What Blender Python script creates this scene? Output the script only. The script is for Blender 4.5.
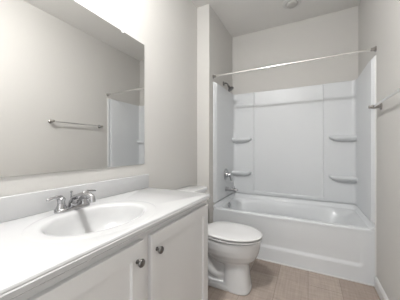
import bpy, bmesh, math
from mathutils import Vector, Matrix
C = bpy.context.scene.collection
for o in list(bpy.data.objects): bpy.data.objects.remove(o)
PI = math.pi

# ---------------- room measures ----------------
XR, XL, XS = .518, -1.159, -1.003          # right wall, vanity wall, alcove side wall
YF, YB, YS = 2.29, 3.005, 2.181            # tub front, alcove back, face of the stub wall
YN = -.95                                  # wall behind the viewer
CE = 2.83
TR = .479                                  # tub rim
CZ, YC, XC = .870, 1.317, -.594            # counter top, far end, front edge
YV = .075                                  # near end of the counter

# ---------------- camera ----------------
cam = bpy.data.cameras.new('camera'); co = bpy.data.objects.new('camera', cam); C.objects.link(co)
cam.sensor_width = 36; cam.lens = 210.4 / 400 * 36
co.location = (0, 0, 1.18); co.rotation_euler = (PI/2, 0, math.radians(27.2))
cam.shift_y = -1.45/400; cam.clip_start = .01
bpy.context.scene.camera = co

# ---------------- light ----------------
w = bpy.data.worlds.new('world'); bpy.context.scene.world = w; w.use_nodes = True
w.node_tree.nodes['Background'].inputs[0].default_value = (1, .97, .94, 1)
w.node_tree.nodes['Background'].inputs[1].default_value = .3
def light(name, typ, loc, energy, color, size, rot=(0,0,0), sy=None, spread=None):
    l = bpy.data.lights.new(name, typ); l.energy = energy; l.color = color
    if typ == 'AREA':
        l.size = size
        if sy: l.shape = 'RECTANGLE'; l.size_y = sy
        else: l.shape = 'DISK'
        if spread: l.spread = spread
    else: l.shadow_soft_size = size
    o = bpy.data.objects.new(name, l); C.objects.link(o); o.location = loc; o.rotation_euler = rot
    return o
light('ceiling_lamp_light', 'POINT', (-.60, .50, 2.71), 34, (1, .992, .984), .04)
light('ceiling_lamp_downlight', 'AREA', (-.60, .50, 2.71), 8.5, (1, .992, .984), .08)
light('doorway_fill', 'AREA', (-.1, YN + .02, 1.25), 6.0, (.97, .985, 1), .85, (PI/2, 0, 0), 2.0)  # added soft fill, set in the unseen doorway behind the viewer
vs = bpy.context.scene.view_settings
vs.view_transform = 'Standard'; vs.look = 'None'; vs.gamma = 1; vs.use_curve_mapping = False
vs.exposure = .80

# ---------------- materials ----------------
def mat(name, col, rough=.5, metal=0, coat=0, bump=None, var=None, spec=.5):
    m = bpy.data.materials.new(name); m.use_nodes = True; nt = m.node_tree; b = nt.nodes['Principled BSDF']
    b.inputs['Base Color'].default_value = (*col, 1); b.inputs['Roughness'].default_value = rough
    b.inputs['Metallic'].default_value = metal; b.inputs['Coat Weight'].default_value = coat
    b.inputs['Coat Roughness'].default_value = .06
    b.inputs['Specular IOR Level'].default_value = spec
    tc = nt.nodes.new('ShaderNodeTexCoord')
    if bump:
        n = nt.nodes.new('ShaderNodeTexNoise'); n.inputs['Scale'].default_value = bump[0]; n.inputs['Detail'].default_value = 4
        bp = nt.nodes.new('ShaderNodeBump'); bp.inputs['Strength'].default_value = bump[1]; bp.inputs['Distance'].default_value = .002
        nt.links.new(tc.outputs['Object'], n.inputs['Vector']); nt.links.new(n.outputs['Fac'], bp.inputs['Height'])
        nt.links.new(bp.outputs['Normal'], b.inputs['Normal'])
    if var:
        n = nt.nodes.new('ShaderNodeTexNoise'); n.inputs['Scale'].default_value = var[0]; n.inputs['Detail'].default_value = 3
        r = nt.nodes.new('ShaderNodeMix'); r.data_type = 'RGBA'
        r.inputs[6].default_value = (*[c * (1 - var[1]) for c in col], 1); r.inputs[7].default_value = (*[min(1, c * (1 + var[1])) for c in col], 1)
        nt.links.new(tc.outputs['Object'], n.inputs['Vector']); nt.links.new(n.outputs['Fac'], r.inputs[0]); nt.links.new(r.outputs[2], b.inputs['Base Color'])
    return m
WALL = mat('wall_paint', (.55, .54, .519), .75, bump=(120, .12), var=(1.5, .012), spec=.2)
CEIL = mat('ceiling_paint', (.76, .75, .73), .85, bump=(160, .2), spec=.15)
TRIM = mat('trim_paint', (.64, .64, .63), .35)
CAB = mat('cabinet_paint', (.69, .69, .69), .38, var=(2, .01))
STONE = mat('cultured_marble', (.495, .498, .502), .2, coat=.2, var=(5, .01))
ACRYL = mat('tub_acrylic', (.635, .652, .668), .36, coat=.08, var=(2, .008))
PORC = mat('porcelain', (.63, .635, .64), .08, coat=.6, var=(3, .006))
SEATM = mat('seat_plastic', (.63, .63, .63), .2, coat=.2, var=(3, .006))
CHROME = mat('chrome', (.47, .47, .48), .10, 1, var=(8, .02))
NICKEL = mat('brushed_nickel', (.45, .43, .41), .27, 1, var=(20, .05))
DNICK = mat('satin_nickel_dark', (.19, .185, .18), .28, 1, var=(20, .05))
STEEL = mat('polished_rod', (.80, .79, .77), .18, 1, var=(20, .02))
MIRR = mat('mirror_silver', (.90, .90, .89), .0, 1)
GEDGE = mat('glass_edge', (.62, .66, .64), .15, var=(5, .01))
CLIP = mat('clear_plastic', (.80, .80, .80), .2, var=(5, .01))
DARK = mat('dark_gap', (.05, .05, .05), .8, var=(5, .01))
LENS = mat('frosted_lens', (.50, .49, .47), .4, var=(5, .01))
def floor_mat():
    m = bpy.data.materials.new('floor_vinyl_tile'); m.use_nodes = True; nt = m.node_tree; b = nt.nodes['Principled BSDF']
    L = nt.links.new; N = nt.nodes.new
    tc = N('ShaderNodeTexCoord'); mp = N('ShaderNodeMapping'); mp.inputs['Rotation'].default_value = (0, 0, PI/2)
    mp.inputs['Location'].default_value = (-.085, 0, 0)
    br = N('ShaderNodeTexBrick'); br.inputs['Scale'].default_value = 1; br.inputs['Brick Width'].default_value = .61; br.inputs['Row Height'].default_value = .2475
    br.inputs['Mortar Size'].default_value = .0022; br.inputs['Mortar Smooth'].default_value = .3
    br.inputs['Color1'].default_value = (.305, .247, .210, 1); br.inputs['Color2'].default_value = (.400, .335, .290, 1)
    br.inputs['Mortar'].default_value = (.21, .175, .15, 1)
    L(tc.outputs['Object'], mp.inputs[0]); L(mp.outputs[0], br.inputs['Vector'])
    ms = N('ShaderNodeMapping'); ms.inputs['Scale'].default_value = (70, 5, 1); L(tc.outputs['Object'], ms.inputs[0])
    ns = N('ShaderNodeTexNoise'); ns.inputs['Scale'].default_value = 1; ns.inputs['Detail'].default_value = 5; L(ms.outputs[0], ns.inputs['Vector'])
    ms2 = N('ShaderNodeMapping'); ms2.inputs['Scale'].default_value = (6, 45, 1); L(tc.outputs['Object'], ms2.inputs[0])
    n2 = N('ShaderNodeTexNoise'); n2.inputs['Scale'].default_value = 1; n2.inputs['Detail'].default_value = 5; L(ms2.outputs[0], n2.inputs['Vector'])
    ad = N('ShaderNodeMath'); ad.operation = 'ADD'; L(ns.outputs['Fac'], ad.inputs[0]); L(n2.outputs['Fac'], ad.inputs[1])
    mr = N('ShaderNodeMapRange'); mr.inputs[1].default_value = .6; mr.inputs[2].default_value = 1.4; mr.inputs[3].default_value = .80; mr.inputs[4].default_value = 1.2
    L(ad.outputs[0], mr.inputs[0])
    mx = N('ShaderNodeVectorMath'); mx.operation = 'SCALE'; L(br.outputs['Color'], mx.inputs[0]); L(mr.outputs[0], mx.inputs['Scale'])
    L(mx.outputs[0], b.inputs['Base Color']); b.inputs['Roughness'].default_value = .5
    bp = N('ShaderNodeBump'); bp.inputs['Strength'].default_value = .25; bp.inputs['Distance'].default_value = .001
    L(mr.outputs[0], bp.inputs['Height']); L(bp.outputs[0], b.inputs['Normal'])
    return m
FLOOR = floor_mat()

# ---------------- helpers ----------------
def finish(name, bm, m, parent=None, loc=(0,0,0), smooth=35):
    bmesh.ops.recalc_face_normals(bm, faces=bm.faces)
    me = bpy.data.meshes.new(name); bm.to_mesh(me); bm.free(); me.materials.append(m)
    if smooth:
        me.polygons.foreach_set('use_smooth', [True]*len(me.polygons))
        me.set_sharp_from_angle(angle=math.radians(smooth))
    o = bpy.data.objects.new(name, me); C.objects.link(o)
    if parent: o.parent = parent
    o.location = loc
    return o
def thing(name, label, cat, loc=(0,0,0), group=None):
    o = bpy.data.objects.new(name, None); C.objects.link(o); o.location = loc; o.empty_display_size = .1
    o['label'] = label; o['category'] = cat
    if group: o['group'] = group
    return o
def box(bm, a, b, bev=0, seg=2):
    a = Vector(a); b = Vector(b); r = bmesh.ops.create_cube(bm, size=1)
    for v in r['verts']: v.co = Vector(((a[i]+b[i])/2 + v.co[i]*abs(b[i]-a[i]) for i in range(3)))
    if bev:
        es = list({e for v in r['verts'] for e in v.link_edges})
        bmesh.ops.bevel(bm, geom=es, offset=bev, segments=seg, profile=.5, affect='EDGES')
def B(name, a, b, m, parent=None, bev=0, seg=2, smooth=35):
    bm = bmesh.new(); box(bm, a, b, bev, seg); return finish(name, bm, m, parent, smooth=smooth)
def struct(o): o['kind'] = 'structure'; return o
def loft(bm, rings, cap0=True, cap1=True, closed=True):
    R = [[bm.verts.new(p) for p in r] for r in rings]
    n = len(R[0])
    for i in range(len(R)-1):
        for j in range(n if closed else n-1):
            k = (j+1) % n
            bm.faces.new((R[i][j], R[i][k], R[i+1][k], R[i+1][j]))
    if cap0: bm.faces.new(R[0])
    if cap1: bm.faces.new(R[-1])
    return R
def basis(d):
    d = Vector(d).normalized(); u = d.orthogonal().normalized(); return d, u, d.cross(u)
def lathe(bm, o, d, prof, n=28):
    o = Vector(o); d, u, v = basis(d)
    loft(bm, [[o + d*h + (u*math.cos(2*PI*k/n) + v*math.sin(2*PI*k/n))*max(r, .0003) for k in range(n)] for h, r in prof])
def tube(bm, pts, rad, n=14):
    pts = [Vector(p) for p in pts]; rs = rad if isinstance(rad, (list, tuple)) else [rad]*len(pts)
    rings = []; u = None
    for i, p in enumerate(pts):
        t = (pts[min(i+1, len(pts)-1)] - pts[max(i-1, 0)]).normalized()
        u = (t.orthogonal() if u is None else u - t*u.dot(t)).normalized(); v = t.cross(u)
        rings.append([p + (u*math.cos(2*PI*k/n) + v*math.sin(2*PI*k/n))*rs[i] for k in range(n)])
    loft(bm, rings)
def spline(pts, k=6):
    pts = [Vector(p) for p in pts]; out = []
    for i in range(len(pts)-1):
        a, b, c, d = pts[max(i-1,0)], pts[i], pts[i+1], pts[min(i+2, len(pts)-1)]
        for j in range(k):
            t = j/k
            out.append(.5*((2*b) + (c-a)*t + (2*a-5*b+4*c-d)*t*t + (3*b-a-3*c+d)*t**3))
    return out + [pts[-1]]
def sst(a, b, x):
    t = min(1, max(0, (x-a)/(b-a))); return t*t*(3-2*t)

# ---------------- room shell ----------------
T = .1
struct(B('floor', (XL-T, YN-T, -.1), (XR+T, YB+T, 0), FLOOR, smooth=0))
struct(B('ceiling', (XL-T, YN-T, CE), (XR+T, YB+T, CE+.1), CEIL, smooth=0))
struct(B('wall_left', (XL-T, YN, 0), (XL, YS, CE), WALL, smooth=0))
struct(B('wall_right', (XR, YN, 0), (XR+T, YB, CE), WALL, smooth=0))
struct(B('wall_back', (XL-T, YB, 0), (XR+T, YB+T, CE), WALL, smooth=0))
struct(B('wall_stub', (XL-T, YS, 0), (XS, YB, CE), WALL, bev=.0, smooth=0))
bm = bmesh.new()                                   # wall behind the viewer, open doorway in it
box(bm, (XL-T, YN-T, 0), (-.55, YN, CE)); box(bm, (.35, YN-T, 0), (XR+T, YN, CE)); box(bm, (-.55, YN-T, 2.1), (.35, YN, CE))
struct(finish('wall_front', bm, WALL, smooth=0))
def base(name, a, b, ax, s):
    """profiled baseboard from a to b; ax = wall normal"""
    bm = bmesh.new(); pr = [(0,0),(.014,0),(.014,.066),(.011,.072),(.011,.078),(.006,.088),(.0,.091)]
    rings = []
    for p in (a, b):
        rings.append([Vector((p[0], p[1], 0)) + Vector(ax)*d + Vector((0,0,h)) for d, h in pr])
    loft(bm, rings); return struct(finish(name, bm, TRIM, smooth=25))
base('baseboard_right', (XR, YN+.02, 0), (XR, YF-.012, 0), (-1,0,0), 1)
base('baseboard_left', (XL, YC, 0), (XL, YS, 0), (1,0,0), 1)
base('baseboard_stub', (XL+.014, YS, 0), (XS, YS, 0), (0,-1,0), 1)
bm = bmesh.new(); tube(bm, [(XS+.002, YF-.004, .004), (XR-.002, YF-.004, .004)], .007, 8)
struct(finish('trim_1', bm, TRIM))                  # caulk bead along the tub foot
bm = bmesh.new(); tube(bm, [(XR-.004, YF-.003, .095), (XR-.004, YF-.003, 1.975)], .006, 8)
struct(finish('trim_2', bm, TRIM))

# ---------------- mirror ----------------
MT, MB, MY0, MY1 = 2.0, 1.058, .10, 1.281
t = thing('wall_mirror', 'large frameless rectangular mirror on the wall above the sink', 'mirror', (XL, (MY0+MY1)/2, MB))
def at(o, t): o.parent = t; o.matrix_parent_inverse = Matrix.Translation(-t.location); return o
at(B('mirror_glass', (XL+.0045, MY0, MB), (XL+.006, MY1, MT), MIRR, smooth=0), t)
at(B('mirror_backing', (XL+.0005, MY0, MB), (XL+.0044, MY1, MT), GEDGE, smooth=0), t)
for y in (.32, 1.062):
    bm = bmesh.new(); box(bm, (XL, y-.009, MT-.012), (XL+.011, y+.009, MT+.016), .003)
    lathe(bm, (XL+.010, y, MT+.008), (1,0,0), [(0,.005),(.003,.004),(.0035,0)], 12)
    at(finish('mirror_clip', bm, CLIP), t)

# ---------------- vanity cabinet ----------------
XV = XC - .007                                   # door fronts
VY0, VY1 = YV+.012, YC-.004
v = thing('vanity_cabinet', 'white two-door shaker vanity cabinet under the sink countertop', 'cabinet', (XV-.25, .69, 0))
CT = CZ - .03                                    # top of carcass
bm = bmesh.new()
xa, xb = XL+.002, XV-.0405
box(bm, (xa, VY0, .1), (xb, VY0+.016, CT-.0015)); box(bm, (xa, VY1-.016, .1), (xb, VY1, CT-.0015))
box(bm, (xa, VY0+.016, .1), (xb, VY1-.016, .116)); box(bm, (xa, VY0+.016, .116), (xa+.006, VY1-.016, CT-.0015))
at(finish('carcass', bm, CAB, smooth=0), v)
bm = bmesh.new(); fx0, fx1 = XV-.04, XV-.02
box(bm, (fx0, VY0, .1), (fx1, VY1, CT-.0015), .001, 1)
at(finish('face_frame', bm, CAB, smooth=0), v)
at(B('toe_kick', (XL+.002, VY0+.01, 0), (XV-.10, VY1-.003, .1), CAB, smooth=0), v)
def door(y0, y1, ky):
    z0, z1 = .125, CT-.034; x0, x1 = XV-.0195, XV; s = .062
    bm = bmesh.new()
    # outer slab with recessed flat centre, square cut rails
    def rr(y0, y1, z0, z1, x): return [(x,y0,z0),(x,y1,z0),(x,y1,z1),(x,y0,z1)]
    e = .0015
    loft(bm, [rr(y0,y1,z0,z1,x0), rr(y0,y1,z0,z1,x1-e), rr(y0+e,y1-e,z0+e,z1-e,x1),
              rr(y0+s,y1-s,z0+s,z1-s,x1), rr(y0+s+.003,y1-s-.003,z0+s+.003,z1-s-.003,x1-.013)])
    d = at(finish('door', bm, CAB, smooth=0), v)
    bm = bmesh.new()
    lathe(bm, (XV, ky, .732), (1,0,0), [(0,.009),(.002,.009),(.004,.0055),(.013,.005),(.017,.010),(.020,.0155),(.024,.0165),(.028,.0145),(.030,.009),(.031,0)], 28)
    k = finish('knob', bm, DNICK); k['label'] = 'round dark nickel knob'; k.parent = d
    k.matrix_parent_inverse = Matrix.Identity(4)
door(.120, .664, .627); door(.711, VY1-.026, .748)

# ---------------- countertop with integral basin ----------------
ct = thing('sink_countertop', 'glossy white countertop with moulded oval sink and backsplash', 'countertop', (XC-.28, .69, CZ-.03))
BX, BY = -.852, .655
N = 128
x0, x1, y0, y1 = XL+.002, XC, YV, YC
angs = [2*PI*k/N for k in range(N)]
def insert_corner(angs):
    for cx, cy in ((x0,y0),(x1,y0),(x1,y1),(x0,y1)):
        a = math.atan2(cy-BY, cx-BX) % (2*PI)
        i = min(range(len(angs)), key=lambda k: abs(angs[k]-a)); angs[i] = a
    return angs
angs = insert_corner(angs)
def rect(a, ins, z, back=0):
    X0, X1, Y0, Y1 = x0, x1-ins, y0+ins, y1-ins
    c, s = math.cos(a), math.sin(a); ts = []
    if c > 1e-9: ts.append((x1-BX)/c)
    if c < -1e-9: ts.append((x0-BX)/c)
    if s > 1e-9: ts.append((y1-BY)/s)
    if s < -1e-9: ts.append((y0-BY)/s)
    t = min(ts); return (min(max(BX+c*t, X0), X1), min(max(BY+s*t, Y0), Y1), z)
def ell(a, sx, sy, z, ox=0): 
    c, s = math.cos(a), math.sin(a); r = 1/math.sqrt((c/sx)**2 + (s/sy)**2)
    return (BX+ox+r*c, BY+r*s, z)
SX, SY = .166, .222
prof = [(SX+.062,SY+.066,0),(SX+.056,SY+.060,.0008),(SX+.048,SY+.052,.0013),(SX+.030,SY+.032,.0005),(SX+.018,SY+.020,.000),(SX+.009,SY+.010,-.0015),(SX+.003,SY+.003,-.006),
        (SX-.002,SY-.002,-.014),(SX-.010,SY-.012,-.040),(SX-.024,SY-.030,-.075),(SX-.048,SY-.060,-.106),(SX-.085,SY-.105,-.125),(SX-.12,SY-.155,-.132),(.024,.024,-.135)]
bm = bmesh.new()
rr = [[rect(a, .012, CZ-.031) for a in angs], [rect(a, .002, CZ-.031) for a in angs], [rect(a, 0, CZ-.029) for a in angs], [rect(a, 0, CZ-.014) for a in angs],
      [rect(a, .003, CZ-.011) for a in angs],[rect(a, .003, CZ-.007) for a in angs], [rect(a, .006, CZ-.002) for a in angs], [rect(a, .011, CZ) for a in angs],
      [ell(a, SX+.07, SY+.075, CZ) for a in angs], [ell(a, prof[0][0], prof[0][1], CZ) for a in angs]]
loft(bm, rr, cap0=False, cap1=False)
at(finish('counter_slab', bm, STONE, smooth=30), ct)
bm = bmesh.new(); loft(bm, [[ell(a, sx, sy, CZ+dz) for a in angs] for sx, sy, dz in prof], cap0=False, cap1=True)
bs = at(finish('basin', bm, STONE, smooth=60), ct)
bm = bmesh.new(); lathe(bm, (BX, BY, CZ-.1349), (0,0,1), [(0,.031),(.002,.031),(.003,.027),(.001,.022),(.001,.004),(.009,.016),(.011,.012),(.0115,0)], 28)
dr = at(finish('drain', bm, CHROME), ct); dr['label'] = 'chrome drain stopper'
at(B('backsplash', (XL+.002, YV, CZ), (XL+.022, YC, CZ+.106), STONE, bev=.004, seg=3), ct)

# ---------------- basin faucet ----------------
FX, FY = -1.072, .662
f = thing('basin_faucet', 'chrome two-handle centerset faucet behind the oval sink', 'faucet', (FX, FY, CZ+.0004)); f.scale = (1.1, 1.12, 1.18)
bm = bmesh.new(); n = 40
def stad(L, r, z, k=n):
    out = []
    for i in range(k):
        a = 2*PI*i/k; out.append((r*math.cos(a), (L if math.sin(a) > 1e-6 else (-L if math.sin(a) < -1e-6 else 0)) + r*math.sin(a), z))
    return out
loft(bm, [stad(.052,.026,0), stad(.052,.027,.004), stad(.052,.026,.010), stad(.051,.022,.015), stad(.05,.016,.017)])
finish('base_plate', bm, CHROME, f)
bm = bmesh.new()
tube(bm, spline([(-.002,0,.010),(.004,0,.030),(.022,0,.048),(.062,0,.062),(.104,0,.069),(.134,0,.062),(.140,0,.044)], 6),
     [.021]*3+[.020]*4+[.018]*6+[.0155]*6+[.0145]*6+[.0135]*6+[.0120]*6, 20)
finish('spout', bm, CHROME, f)
bm = bmesh.new(); lathe(bm, (-.014,0,.036), (0,0,1), [(0,.0035),(.034,.0035),(.035,.0055),(.040,.006),(.043,0)], 14)
finish('lift_rod', bm, CHROME, f)
for s in (-1, 1):
    bm = bmesh.new()
    lathe(bm, (0, s*.052, .012), (0,0,1), [(0,.022),(.006,.021),(.016,.0165),(.030,.0145),(.038,.0165),(.043,.0165),(.048,.012),(.050,0)], 24)
    h = finish('handle', bm, CHROME, f)
    bm = bmesh.new()
    tube(bm, spline([(0, s*.050,.057),(.002, s*.066,.064),(.003, s*.086,.064),(.004, s*.112,.060)], 5), [.010]*4+[.0075]*4+[.0055]*4+[.0055]*3+[.004], 14)
    l = finish('lever', bm, CHROME, h)

# ---------------- toilet ----------------
TY = 1.752
to = thing('toilet', 'white two-piece elongated toilet between the vanity and bathtub', 'toilet', (XL+.010, TY, 0))
def egg(x0, x1, wd, z, n=48, p=2.0, sharp=.0):
    """outline: x0 rear, x1 tip, half width wd"""
    cx = x0 + (x1-x0)*.46; out = []
    for k in range(n):
        a = 2*PI*k/n; c, s = math.cos(a), math.sin(a)
        ax = (x1-cx) if c > 0 else (cx-x0)
        q = p if c > 0 else 2.6
        X = ax*math.copysign(abs(c)**(2/q), c); Y = wd*math.copysign(abs(s)**(2/q), s)
        out.append((cx+X, Y, z))
    return out
HB = .424                                        # bowl rim height
bm = bmesh.new()
loft(bm, [egg(.42,.68,.07,.20), egg(.385,.72,.098,.225), egg(.34,.762,.135,.265), egg(.315,.785,.160,.31), egg(.30,.797,.173,.355), egg(.295,.802,.178,.385), egg(.29,.804,.180,.405), egg(.29,.804,.180,HB-.006), egg(.30,.794,.172,HB)])
bmesh.ops.recalc_face_normals(bm, faces=bm.faces)
def part(fn):
    fn()
# pedestal column
loft(bm, [egg(.495,.728,.110,0,p=3), egg(.495,.728,.110,.015,p=3), egg(.498,.723,.106,.04,p=3), egg(.500,.712,.101,.12,p=2.9), egg(.50,.706,.097,.20,p=2.8), egg(.49,.702,.098,.25,p=2.6)])
# foot
loft(bm, [egg(.20,.730,.112,0,p=2.6), egg(.20,.730,.112,.030,p=2.6), egg(.21,.722,.104,.045,p=2.6)])
# rear deck under the tank
box(bm, (.03, -.13, .33), (.36, .13, HB-.002), .02, 3)
# rear support
box(bm, (.20, -.055, 0), (.42, .055, .36), .02, 3); box(bm, (.38, -.06, .01), (.60, .06, .30), .01, 2)
# trapway bulges on both sides
for s in (-1, 1):
    tube(bm, spline([(.50,s*.03,.12),(.44,s*.040,.10),(.38,s*.045,.13),(.33,s*.045,.20),(.29,s*.045,.26),(.24,s*.045,.24),(.22,s*.045,.12),(.22,s*.045,.02)], 6), .042, 16)
bowl = finish('bowl', bm, PORC, to)
md = bowl.modifiers.new('r', 'REMESH'); md.mode = 'VOXEL'; md.voxel_size = .006; md.use_smooth_shade = True
md = bowl.modifiers.new('s', 'SMOOTH'); md.iterations = 4; md.factor = .6
bm = bmesh.new()
loft(bm, [egg(.33,.788,.166,HB+.008,p=2.1), egg(.318,.810,.186,HB+.011,p=2.1), egg(.315,.815,.191,HB+.014,p=2.1), egg(.315,.815,.191,HB+.022,p=2.1), egg(.33,.790,.168,HB+.026,p=2.1)])
finish('seat', bm, SEATM, to)
bm = bmesh.new()
loft(bm, [egg(.33,.786,.164,HB+.0335,p=2.1), egg(.317,.817,.193,HB+.036,p=2.1), egg(.317,.817,.193,HB+.043,p=2.1), egg(.322,.808,.185,HB+.049,p=2.1), egg(.335,.79,.172,HB+.0525,p=2.1), egg(.40,.70,.09,HB+.055,p=2.1)])
finish('lid', bm, SEATM, to)
for s in (-1, 1):
    bm = bmesh.new(); box(bm, (.275, s*.075-.018, HB), (.325, s*.075+.018, HB+.035), .008, 3); finish('hinge', bm, SEATM, to)
    bm = bmesh.new(); lathe(bm, (.40, s*.098, .03), (0,0,1), [(0,.014),(.012,.012),(.018,.006),(.019,0)], 16); finish('bolt_cap', bm, PORC, to)
bm = bmesh.new()
def rrect(x0,x1,hw,z,r=.03,k=6):
    out = []
    for cx, cy, a0 in ((x1-r, hw-r, 0), (x0+r, hw-r, PI/2), (x0+r, -hw+r, PI), (x1-r, -hw+r, 1.5*PI)):
        for i in range(k+1):
            a = a0 + PI/2*i/k; out.append((cx+r*math.cos(a), cy+r*math.sin(a), z))
    return out
TKZ = .755
loft(bm, [rrect(.03,.19,.17,HB), rrect(.025,.205,.19,HB+.03), rrect(.018,.215,.205,TKZ)])
tk = finish('tank', bm, PORC, to)
bm = bmesh.new()
loft(bm, [rrect(.015,.222,.210,TKZ+.001), rrect(.010,.230,.218,TKZ+.006), rrect(.010,.230,.218,TKZ+.026), rrect(.014,.226,.214,TKZ+.032), rrect(.022,.216,.204,TKZ+.035)])
finish('tank_lid', bm, PORC, to)
bm = bmesh.new(); lathe(bm, (.214, -.15, .70), (1,0,0), [(0,.014),(.006,.013),(.010,.008),(.016,.007)], 18)
tube(bm, spline([(.228,-.15,.70),(.230,-.12,.699),(.232,-.085,.695)], 4), [.006]*5+[.007]*4, 12)
fl = finish('flush_lever', bm, CHROME, to); fl['label'] = 'chrome flush lever'

# ---------------- bathtub ----------------
tb = thing('bathtub', 'white alcove bathtub with recessed front apron', 'bathtub', ((XS+XR)/2, YF, 0))
tx0, tx1, ty0, ty1 = XS+.001, XR-.001, YF, YB-.002
TD = TR - .0
def supel(cx, cy, ax0, ax1, by0, by1, z, p, n=96):
    out = []
    for k in range(n):
        a = 2*PI*k/n; c, s = math.cos(a), math.sin(a)
        X = (ax1 if c > 0 else ax0)*math.copysign(abs(c)**(2/p), c)
        Y = (by1 if s > 0 else by0)*math.copysign(abs(s)**(2/p), s)
        out.append((cx+X, cy+Y, z))
    return out
cx, cy = (tx0+tx1)/2, (ty0+ty1)/2+.005
def ring(dl, dr, df, db, z, p): return supel(cx, cy, cx-tx0-dl, tx1-cx-dr, cy-ty0-df, ty1-cy-db, z, p)
bm = bmesh.new()
H = .066
rings = [ring(.0,.0,.0,.0,TR-.03,60), ring(.0,.0,.0,.0,TR-.010,60), ring(.002,.002,.003,.002,TR-.003,50), ring(.008,.008,.009,.008,TR,40),
         ring(.040,.044,.050,.034,TR,14), ring(.052,.060,.064,.040,TR-.004,9), ring(.060,.080,.074,.048,TR-.016,7),
         ring(.072,.120,.086,.062,TR-.06,5.6), ring(.095,.20,.10,.10,TR-.18,4.6), ring(.115,.29,.12,.12,TR-.30,4.2), ring(.15,.36,.15,.15,TR-.355,3.8), ring(.22,.45,.21,.21,TR-.375,3.2), ring(.5,.6,.30,.30,TR-.378,2.5)]
loft(bm, rings, cap0=False)
shell = at(finish('tub_shell', bm, ACRYL, smooth=60), tb)
# raised cove ledge along three sides (U path), below the wall panels
def upath(ins, r=.05, k=8):
    """U-shaped path hugging the alcove, inset ins from the walls"""
    a = (XS+ins, XR-ins, YB-ins); R = max(.004, r-ins)
    ys = [YF+.001 + (a[2]-R-YF-.001)*i/24 for i in range(25)]
    p = [(a[0], y) for y in ys]
    for i in range(1, k+1):
        t = PI - PI/2*i/k; p.append((a[0]+R+R*math.cos(t), a[2]-R+R*math.sin(t)))
    p += [(a[0]+R + (a[1]-a[0]-2*R)*i/60, a[2]) for i in range(1, 60)]
    for i in range(0, k+1):
        t = PI/2 - PI/2*i/k; p.append((a[1]-R+R*math.cos(t), a[2]-R+R*math.sin(t)))
    p += [(a[1], y) for y in reversed(ys[:-1])]
    return p
bm = bmesh.new()
pf = [(.002,TR-.001),(.044,TR-.001),(.041,TR+.004),(.034,TR+.014),(.028,TR+.028),(.024,TR+.046),(.021,TR+.050),(.008,TR+.051),(.008,TR+.0625),(.002,TR+.0625)]
rings = []
pp = [upath(d, .07) for d, z in pf]
for j in range(len(pp[0])):
    # the ledge sinks into the rim at its two front ends
    dist = pp[0][j][1]-YF
    kf = sst(0, .10, dist)*.55+.45
    rings.append([(pp[i][j][0], pp[i][j][1], TR-.001+(z-TR+.001)*kf if z > TR else z) for i, (d, z) in enumerate(pf)])
loft(bm, rings); at(finish('rim_ledge', bm, ACRYL, smooth=50), tb)
# apron with a recessed field
bm = bmesh.new()
xs = [tx0, tx0+.03]; 
def dense(a, b, n): return [a+(b-a)*i/n for i in range(n+1)]
xs = sorted(set([round(q, 4) for q in dense(tx0, tx0+.05, 2)+dense(tx0+.05, tx0+.16, 22)+dense(tx0+.16, tx1-.16, 30)+dense(tx1-.16, tx1-.05, 22)+dense(tx1-.05, tx1, 2)]))
zs = sorted(set([round(q, 4) for q in dense(.0, .09, 3)+dense(.09, .20, 24)+dense(.20, TR-.03, 14)]))
def dep(x, z):
    # rounded recess: wide above, ledge at its foot
    l = min(x-(tx0+.06), (tx1-.075)-x); b = z-.128
    R = .05
    if l < R and b < R: d = R - math.hypot(R-l, R-b)
    else: d = min(l, b)
    k = sst(0, .042, d); top = 1 - .85*sst(.16, TR-.04, z)
    return .011*k*top
G = [[bm.verts.new((x, YF+.003+dep(x, z)+ .004*0, z)) for z in zs] for x in xs]
for i in range(len(xs)-1):
    for j in range(len(zs)-1): bm.faces.new((G[i][j], G[i+1][j], G[i+1][j+1], G[i][j+1]))
be = [bm.verts.new((x, YF+.06, z)) for x, z in ((tx0,0),(tx1,0),(tx1,TR-.03),(tx0,TR-.03))]
bm.faces.new([G[i][0] for i in range(len(xs))] + [be[1], be[0]])
bm.faces.new([G[0][j] for j in range(len(zs))] + [be[3], be[0]])
bm.faces.new([G[-1][j] for j in range(len(zs))] + [be[2], be[1]])
bm.faces.new([G[i][-1] for i in range(len(xs))] + [be[2], be[3]])
bm.faces.new(be)
at(finish('apron', bm, ACRYL, smooth=50), tb)
bm = bmesh.new(); lathe(bm, (tx0+.074, 2.655, .432), (1,0,-.12), [(-.006,.036),(.004,.036),(.009,.032),(.011,.012),(.014,.010),(.016,0)], 28)
ov = at(finish('overflow_plate', bm, CHROME), tb); ov['label'] = 'round chrome overflow plate'
bm = bmesh.new(); lathe(bm, (tx0+.30, 2.655, TR-.3765), (0,0,1), [(0,.035),(.004,.034),(.006,.02),(.007,0)], 24)
ov = at(finish('drain', bm, CHROME), tb); ov['label'] = 'chrome drain'

# ---------------- wall surround ----------------
su = thing('shower_surround', 'white moulded three-sided shower wall surround above the tub', 'shower surround', ((XS+XR)/2, YB-.1, TR+.062))
ZB, ZT = TR+.063, 1.972
PT = .030
bm = bmesh.new()
# path points with thickness; z levels with rounded top
path = upath(0.0, .07, 10)
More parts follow.
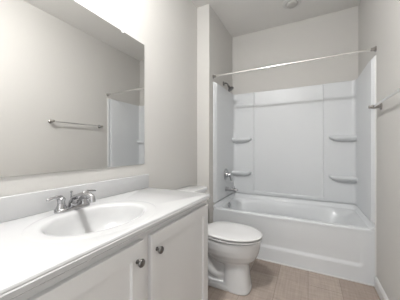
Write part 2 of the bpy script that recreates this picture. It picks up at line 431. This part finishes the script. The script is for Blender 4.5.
# refine front flange areas and the recess edges of the back wall
def polyl():
    P = []
    r = .07
    fy = [0,.002,.004,.022,.025,.042,.046,.052,.10,.2,.3,.4,.5]
    L = [(XS, YF+.001+d, 'L', d) for d in fy if YF+d < YB-r]
    P += [(x, y, (1,0), d, None) for x, y, _, d in L] + [(XS, YB-r, (1,0), 9, None)]
    for i in range(1, 11):
        t = PI-PI/2*i/10; P.append((XS+r+r*math.cos(t), YB-r+r*math.sin(t), (-math.cos(t), -math.sin(t)), 9, None))
    e = [(-.690),(-.684),(-.678),(-.672),(-.668),(-.30),(-.0),(.155),(.160),(.166),(.172),(.178)]
    for x in [XS+.12, XS+.2]+e+[XR-.2, XR-.12]: P.append((x, YB, (0,-1), 9, x))
    for i in range(0, 11):
        t = PI/2-PI/2*i/10; P.append((XR-r+r*math.cos(t), YB-r+r*math.sin(t), (-math.cos(t), -math.sin(t)), 9, None))
    P += [(XR, y, (-1,0), d, None) for _, y, _, d in reversed(L)]
    return P
P = polyl()
def th(pt, z):
    x, y, nrm, d, bx = pt
    if d < 1:
        if d < .0035: t = .012
        elif d < .023: t = .018
        elif d < .043: t = .008
        elif d < .047: t = .022
        elif d < .08: t = .024
        else: t = .028
    else: t = PT
    if bx is not None:
        k = sst(-.684, -.672, bx)*(1-sst(.160, .172, bx))*sst(.572, .584, z)
        t -= .012*k
    return t
zs = [ZB, .556, .566, .572, .576, .580, .584, .590, .8, 1.1, 1.4, 1.7, 1.9, 1.955, ZT-.006, ZT-.002, ZT]
cols = []
for pt in P:
    col = [(pt[0]+pt[2][0]*.001, pt[1]+pt[2][1]*.001, ZB)]
    for z in zs:
        t = th(pt, z)
        if z > ZT-.001: t -= .008
        elif z > ZT-.004: t -= .004
        col.append((pt[0]+pt[2][0]*t, pt[1]+pt[2][1]*t, z))
    col.append((pt[0]+pt[2][0]*.001, pt[1]+pt[2][1]*.001, ZT))
    cols.append(col)
loft(bm, cols)
at(finish('wall_panel', bm, ACRYL, smooth=32), su)
def shelf(side, z):
    """moulded corner ledge: flat top, boat-shaped underside"""
    bm = bmesh.new(); W = .265; yb = YB-PT+.002
    xw = XS+PT-.002 if side < 0 else XR-PT+.002
    rings = []
    for zz, dp, w in ((0,.064,W),(-.002,.070,W+.003),(-.008,.073,W+.003),(-.018,.073,W+.001),(-.026,.068,W-.012),(-.033,.060,W-.030),(-.040,.048,W-.052),(-.045,.030,W-.08),(-.047,.008,W-.11)):
        r = []
        m = 20
        for i in range(m+1):
            q = i/m                                   # 0 at the corner wall, 1 at the free end
            f = dp*(1-.12*q)*(1-q**12)**.5 if q < 1 else 0
            r.append((xw - side*w*q, yb - f*1.0, z+zz*1.45))
        r.append((xw - side*w, yb+.006, z+zz*1.45)); r.append((xw, yb+.006, z+zz*1.45))
        rings.append(r)
    rings.insert(0, [(a, (b+yb)/2 if b < yb else b, z-.0015) for a, b, c in rings[0]])
    loft(bm, rings); at(finish('corner_shelf', bm, ACRYL, smooth=50), su)
for s in (-1, 1):
    for z in (1.331, .858): shelf(s, z)

# ---------------- shower fittings ----------------
SYF = 2.655; xw = XS + .0
s_ = thing('overhead_shower', 'dark chrome shower head on a bent arm above the surround', 'shower head', (xw, SYF-.015, 2.045))
bm = bmesh.new(); lathe(bm, (0,0,0), (1,0,0), [(0,.030),(.003,.030),(.008,.024),(.012,.012)], 26); finish('flange', bm, DNICK, s_)
bm = bmesh.new(); tube(bm, spline([(.004,0,0),(.032,0,.001),(.054,0,-.014),(.068,0,-.042)], 6), .0105, 14); finish('arm', bm, DNICK, s_)
bm = bmesh.new(); lathe(bm, (.066,0,-.038), (.60,0,-.80), [(0,.010),(.004,.015),(.014,.017),(.020,.013),(.028,.016),(.048,.036),(.060,.041),(.066,.041),(.068,.037),(.067,0)], 30); finish('shower_head', bm, DNICK, s_)
xp = XS + .0283
va = thing('shower_valve', 'round chrome single-lever shower valve above the tub spout', 'shower valve', (xp, SYF, .835))
bm = bmesh.new(); lathe(bm, (0,0,0), (1,0,0), [(0,.080),(.004,.080),(.010,.074),(.014,.055),(.016,.035),(.03,.032),(.034,.026)], 40); finish('escutcheon', bm, CHROME, va)
bm = bmesh.new(); lathe(bm, (.030,0,0), (1,0,0), [(0,.027),(.018,.027),(.030,.024),(.036,.014),(.037,0)], 26)
tube(bm, spline([(.050,0,-.005),(.056,.012,-.035),(.060,.025,-.070),(.070,.034,-.095)], 5), [.013]*5+[.009]*5+[.007]*5+[.008], 12); finish('lever', bm, CHROME, va)
sp = thing('tub_spout', 'short chrome tub spout below the shower valve', 'spout', (xp, SYF, .64))
bm = bmesh.new(); lathe(bm, (0,0,0), (1,0,0), [(0,.033),(.006,.033),(.010,.028)], 28); finish('flange', bm, CHROME, sp)
bm = bmesh.new(); tube(bm, spline([(.006,0,0),(.05,0,.001),(.10,0,0),(.135,0,-.004),(.148,0,-.020)], 6), [.027]*7+[.026]*6+[.025]*6+[.023]*5+[.020], 22); finish('spout_body', bm, CHROME, sp)
bm = bmesh.new(); lathe(bm, (.118,0,.022), (0,0,1), [(0,.004),(.012,.004),(.014,.008),(.020,.008),(.022,0)], 16); finish('diverter', bm, CHROME, sp)

# ---------------- shower rod ----------------
RZ = 2.033; RY = YF+.0
ro = thing('shower_rod', 'straight polished metal shower curtain rod across the tub alcove', 'curtain rod', (XS, RY, RZ))
bm = bmesh.new(); tube(bm, [(.012,0,0),(XR-XS-.012,0,0)], .0105, 20); finish('rod', bm, STEEL, ro)
for x, d in ((0,1),(XR-XS,-1)):
    bm = bmesh.new(); lathe(bm, (x+d*.0003,0,0), (d,0,0), [(0,.024),(.004,.024),(.009,.020),(.013,.015),(.038,.014),(.040,.011)], 28); finish('end_flange', bm, NICKEL, ro)

# ---------------- towel bar ----------------
ZT_ = 1.515; ta, tb_ = 1.462, 2.142
tw = thing('towel_bar', 'brushed nickel towel bar mounted on the right wall', 'towel bar', (XR, (ta+tb_)/2, ZT_))
for y in (ta, tb_):
    bm = bmesh.new(); lathe(bm, (-.0003, y-(ta+tb_)/2, 0), (-1,0,0), [(0,.026),(.005,.026),(.010,.021),(.014,.013),(.024,.012),(.036,.016),(.064,.016),(.067,.011),(.070,.010),(.073,.013),(.078,.013),(.083,.009),(.084,0)], 26)
    finish('post', bm, NICKEL, tw)
bm = bmesh.new(); h = (tb_-ta)/2; tube(bm, [(-.052,-h+.01,0),(-.052,h-.01,0)], .0085, 16); finish('bar', bm, STEEL, tw)

# ---------------- ceiling fitting ----------------
cl = thing('ceiling_light', 'small round unlit recessed light in the ceiling over the tub', 'light', (-.165, 2.60, CE))
bm = bmesh.new(); lathe(bm, (0,0,-.0005), (0,0,-1), [(0,.098),(.003,.098),(.007,.092),(.008,.066),(.004,.064),(.004,0)], 48); finish('trim_ring', bm, TRIM, cl)
bm = bmesh.new(); lathe(bm, (0,0,-.005), (0,0,-1), [(0,.062),(.016,.060),(.022,.052),(.024,.03),(.0245,0)], 40); finish('lens', bm, LENS, cl)
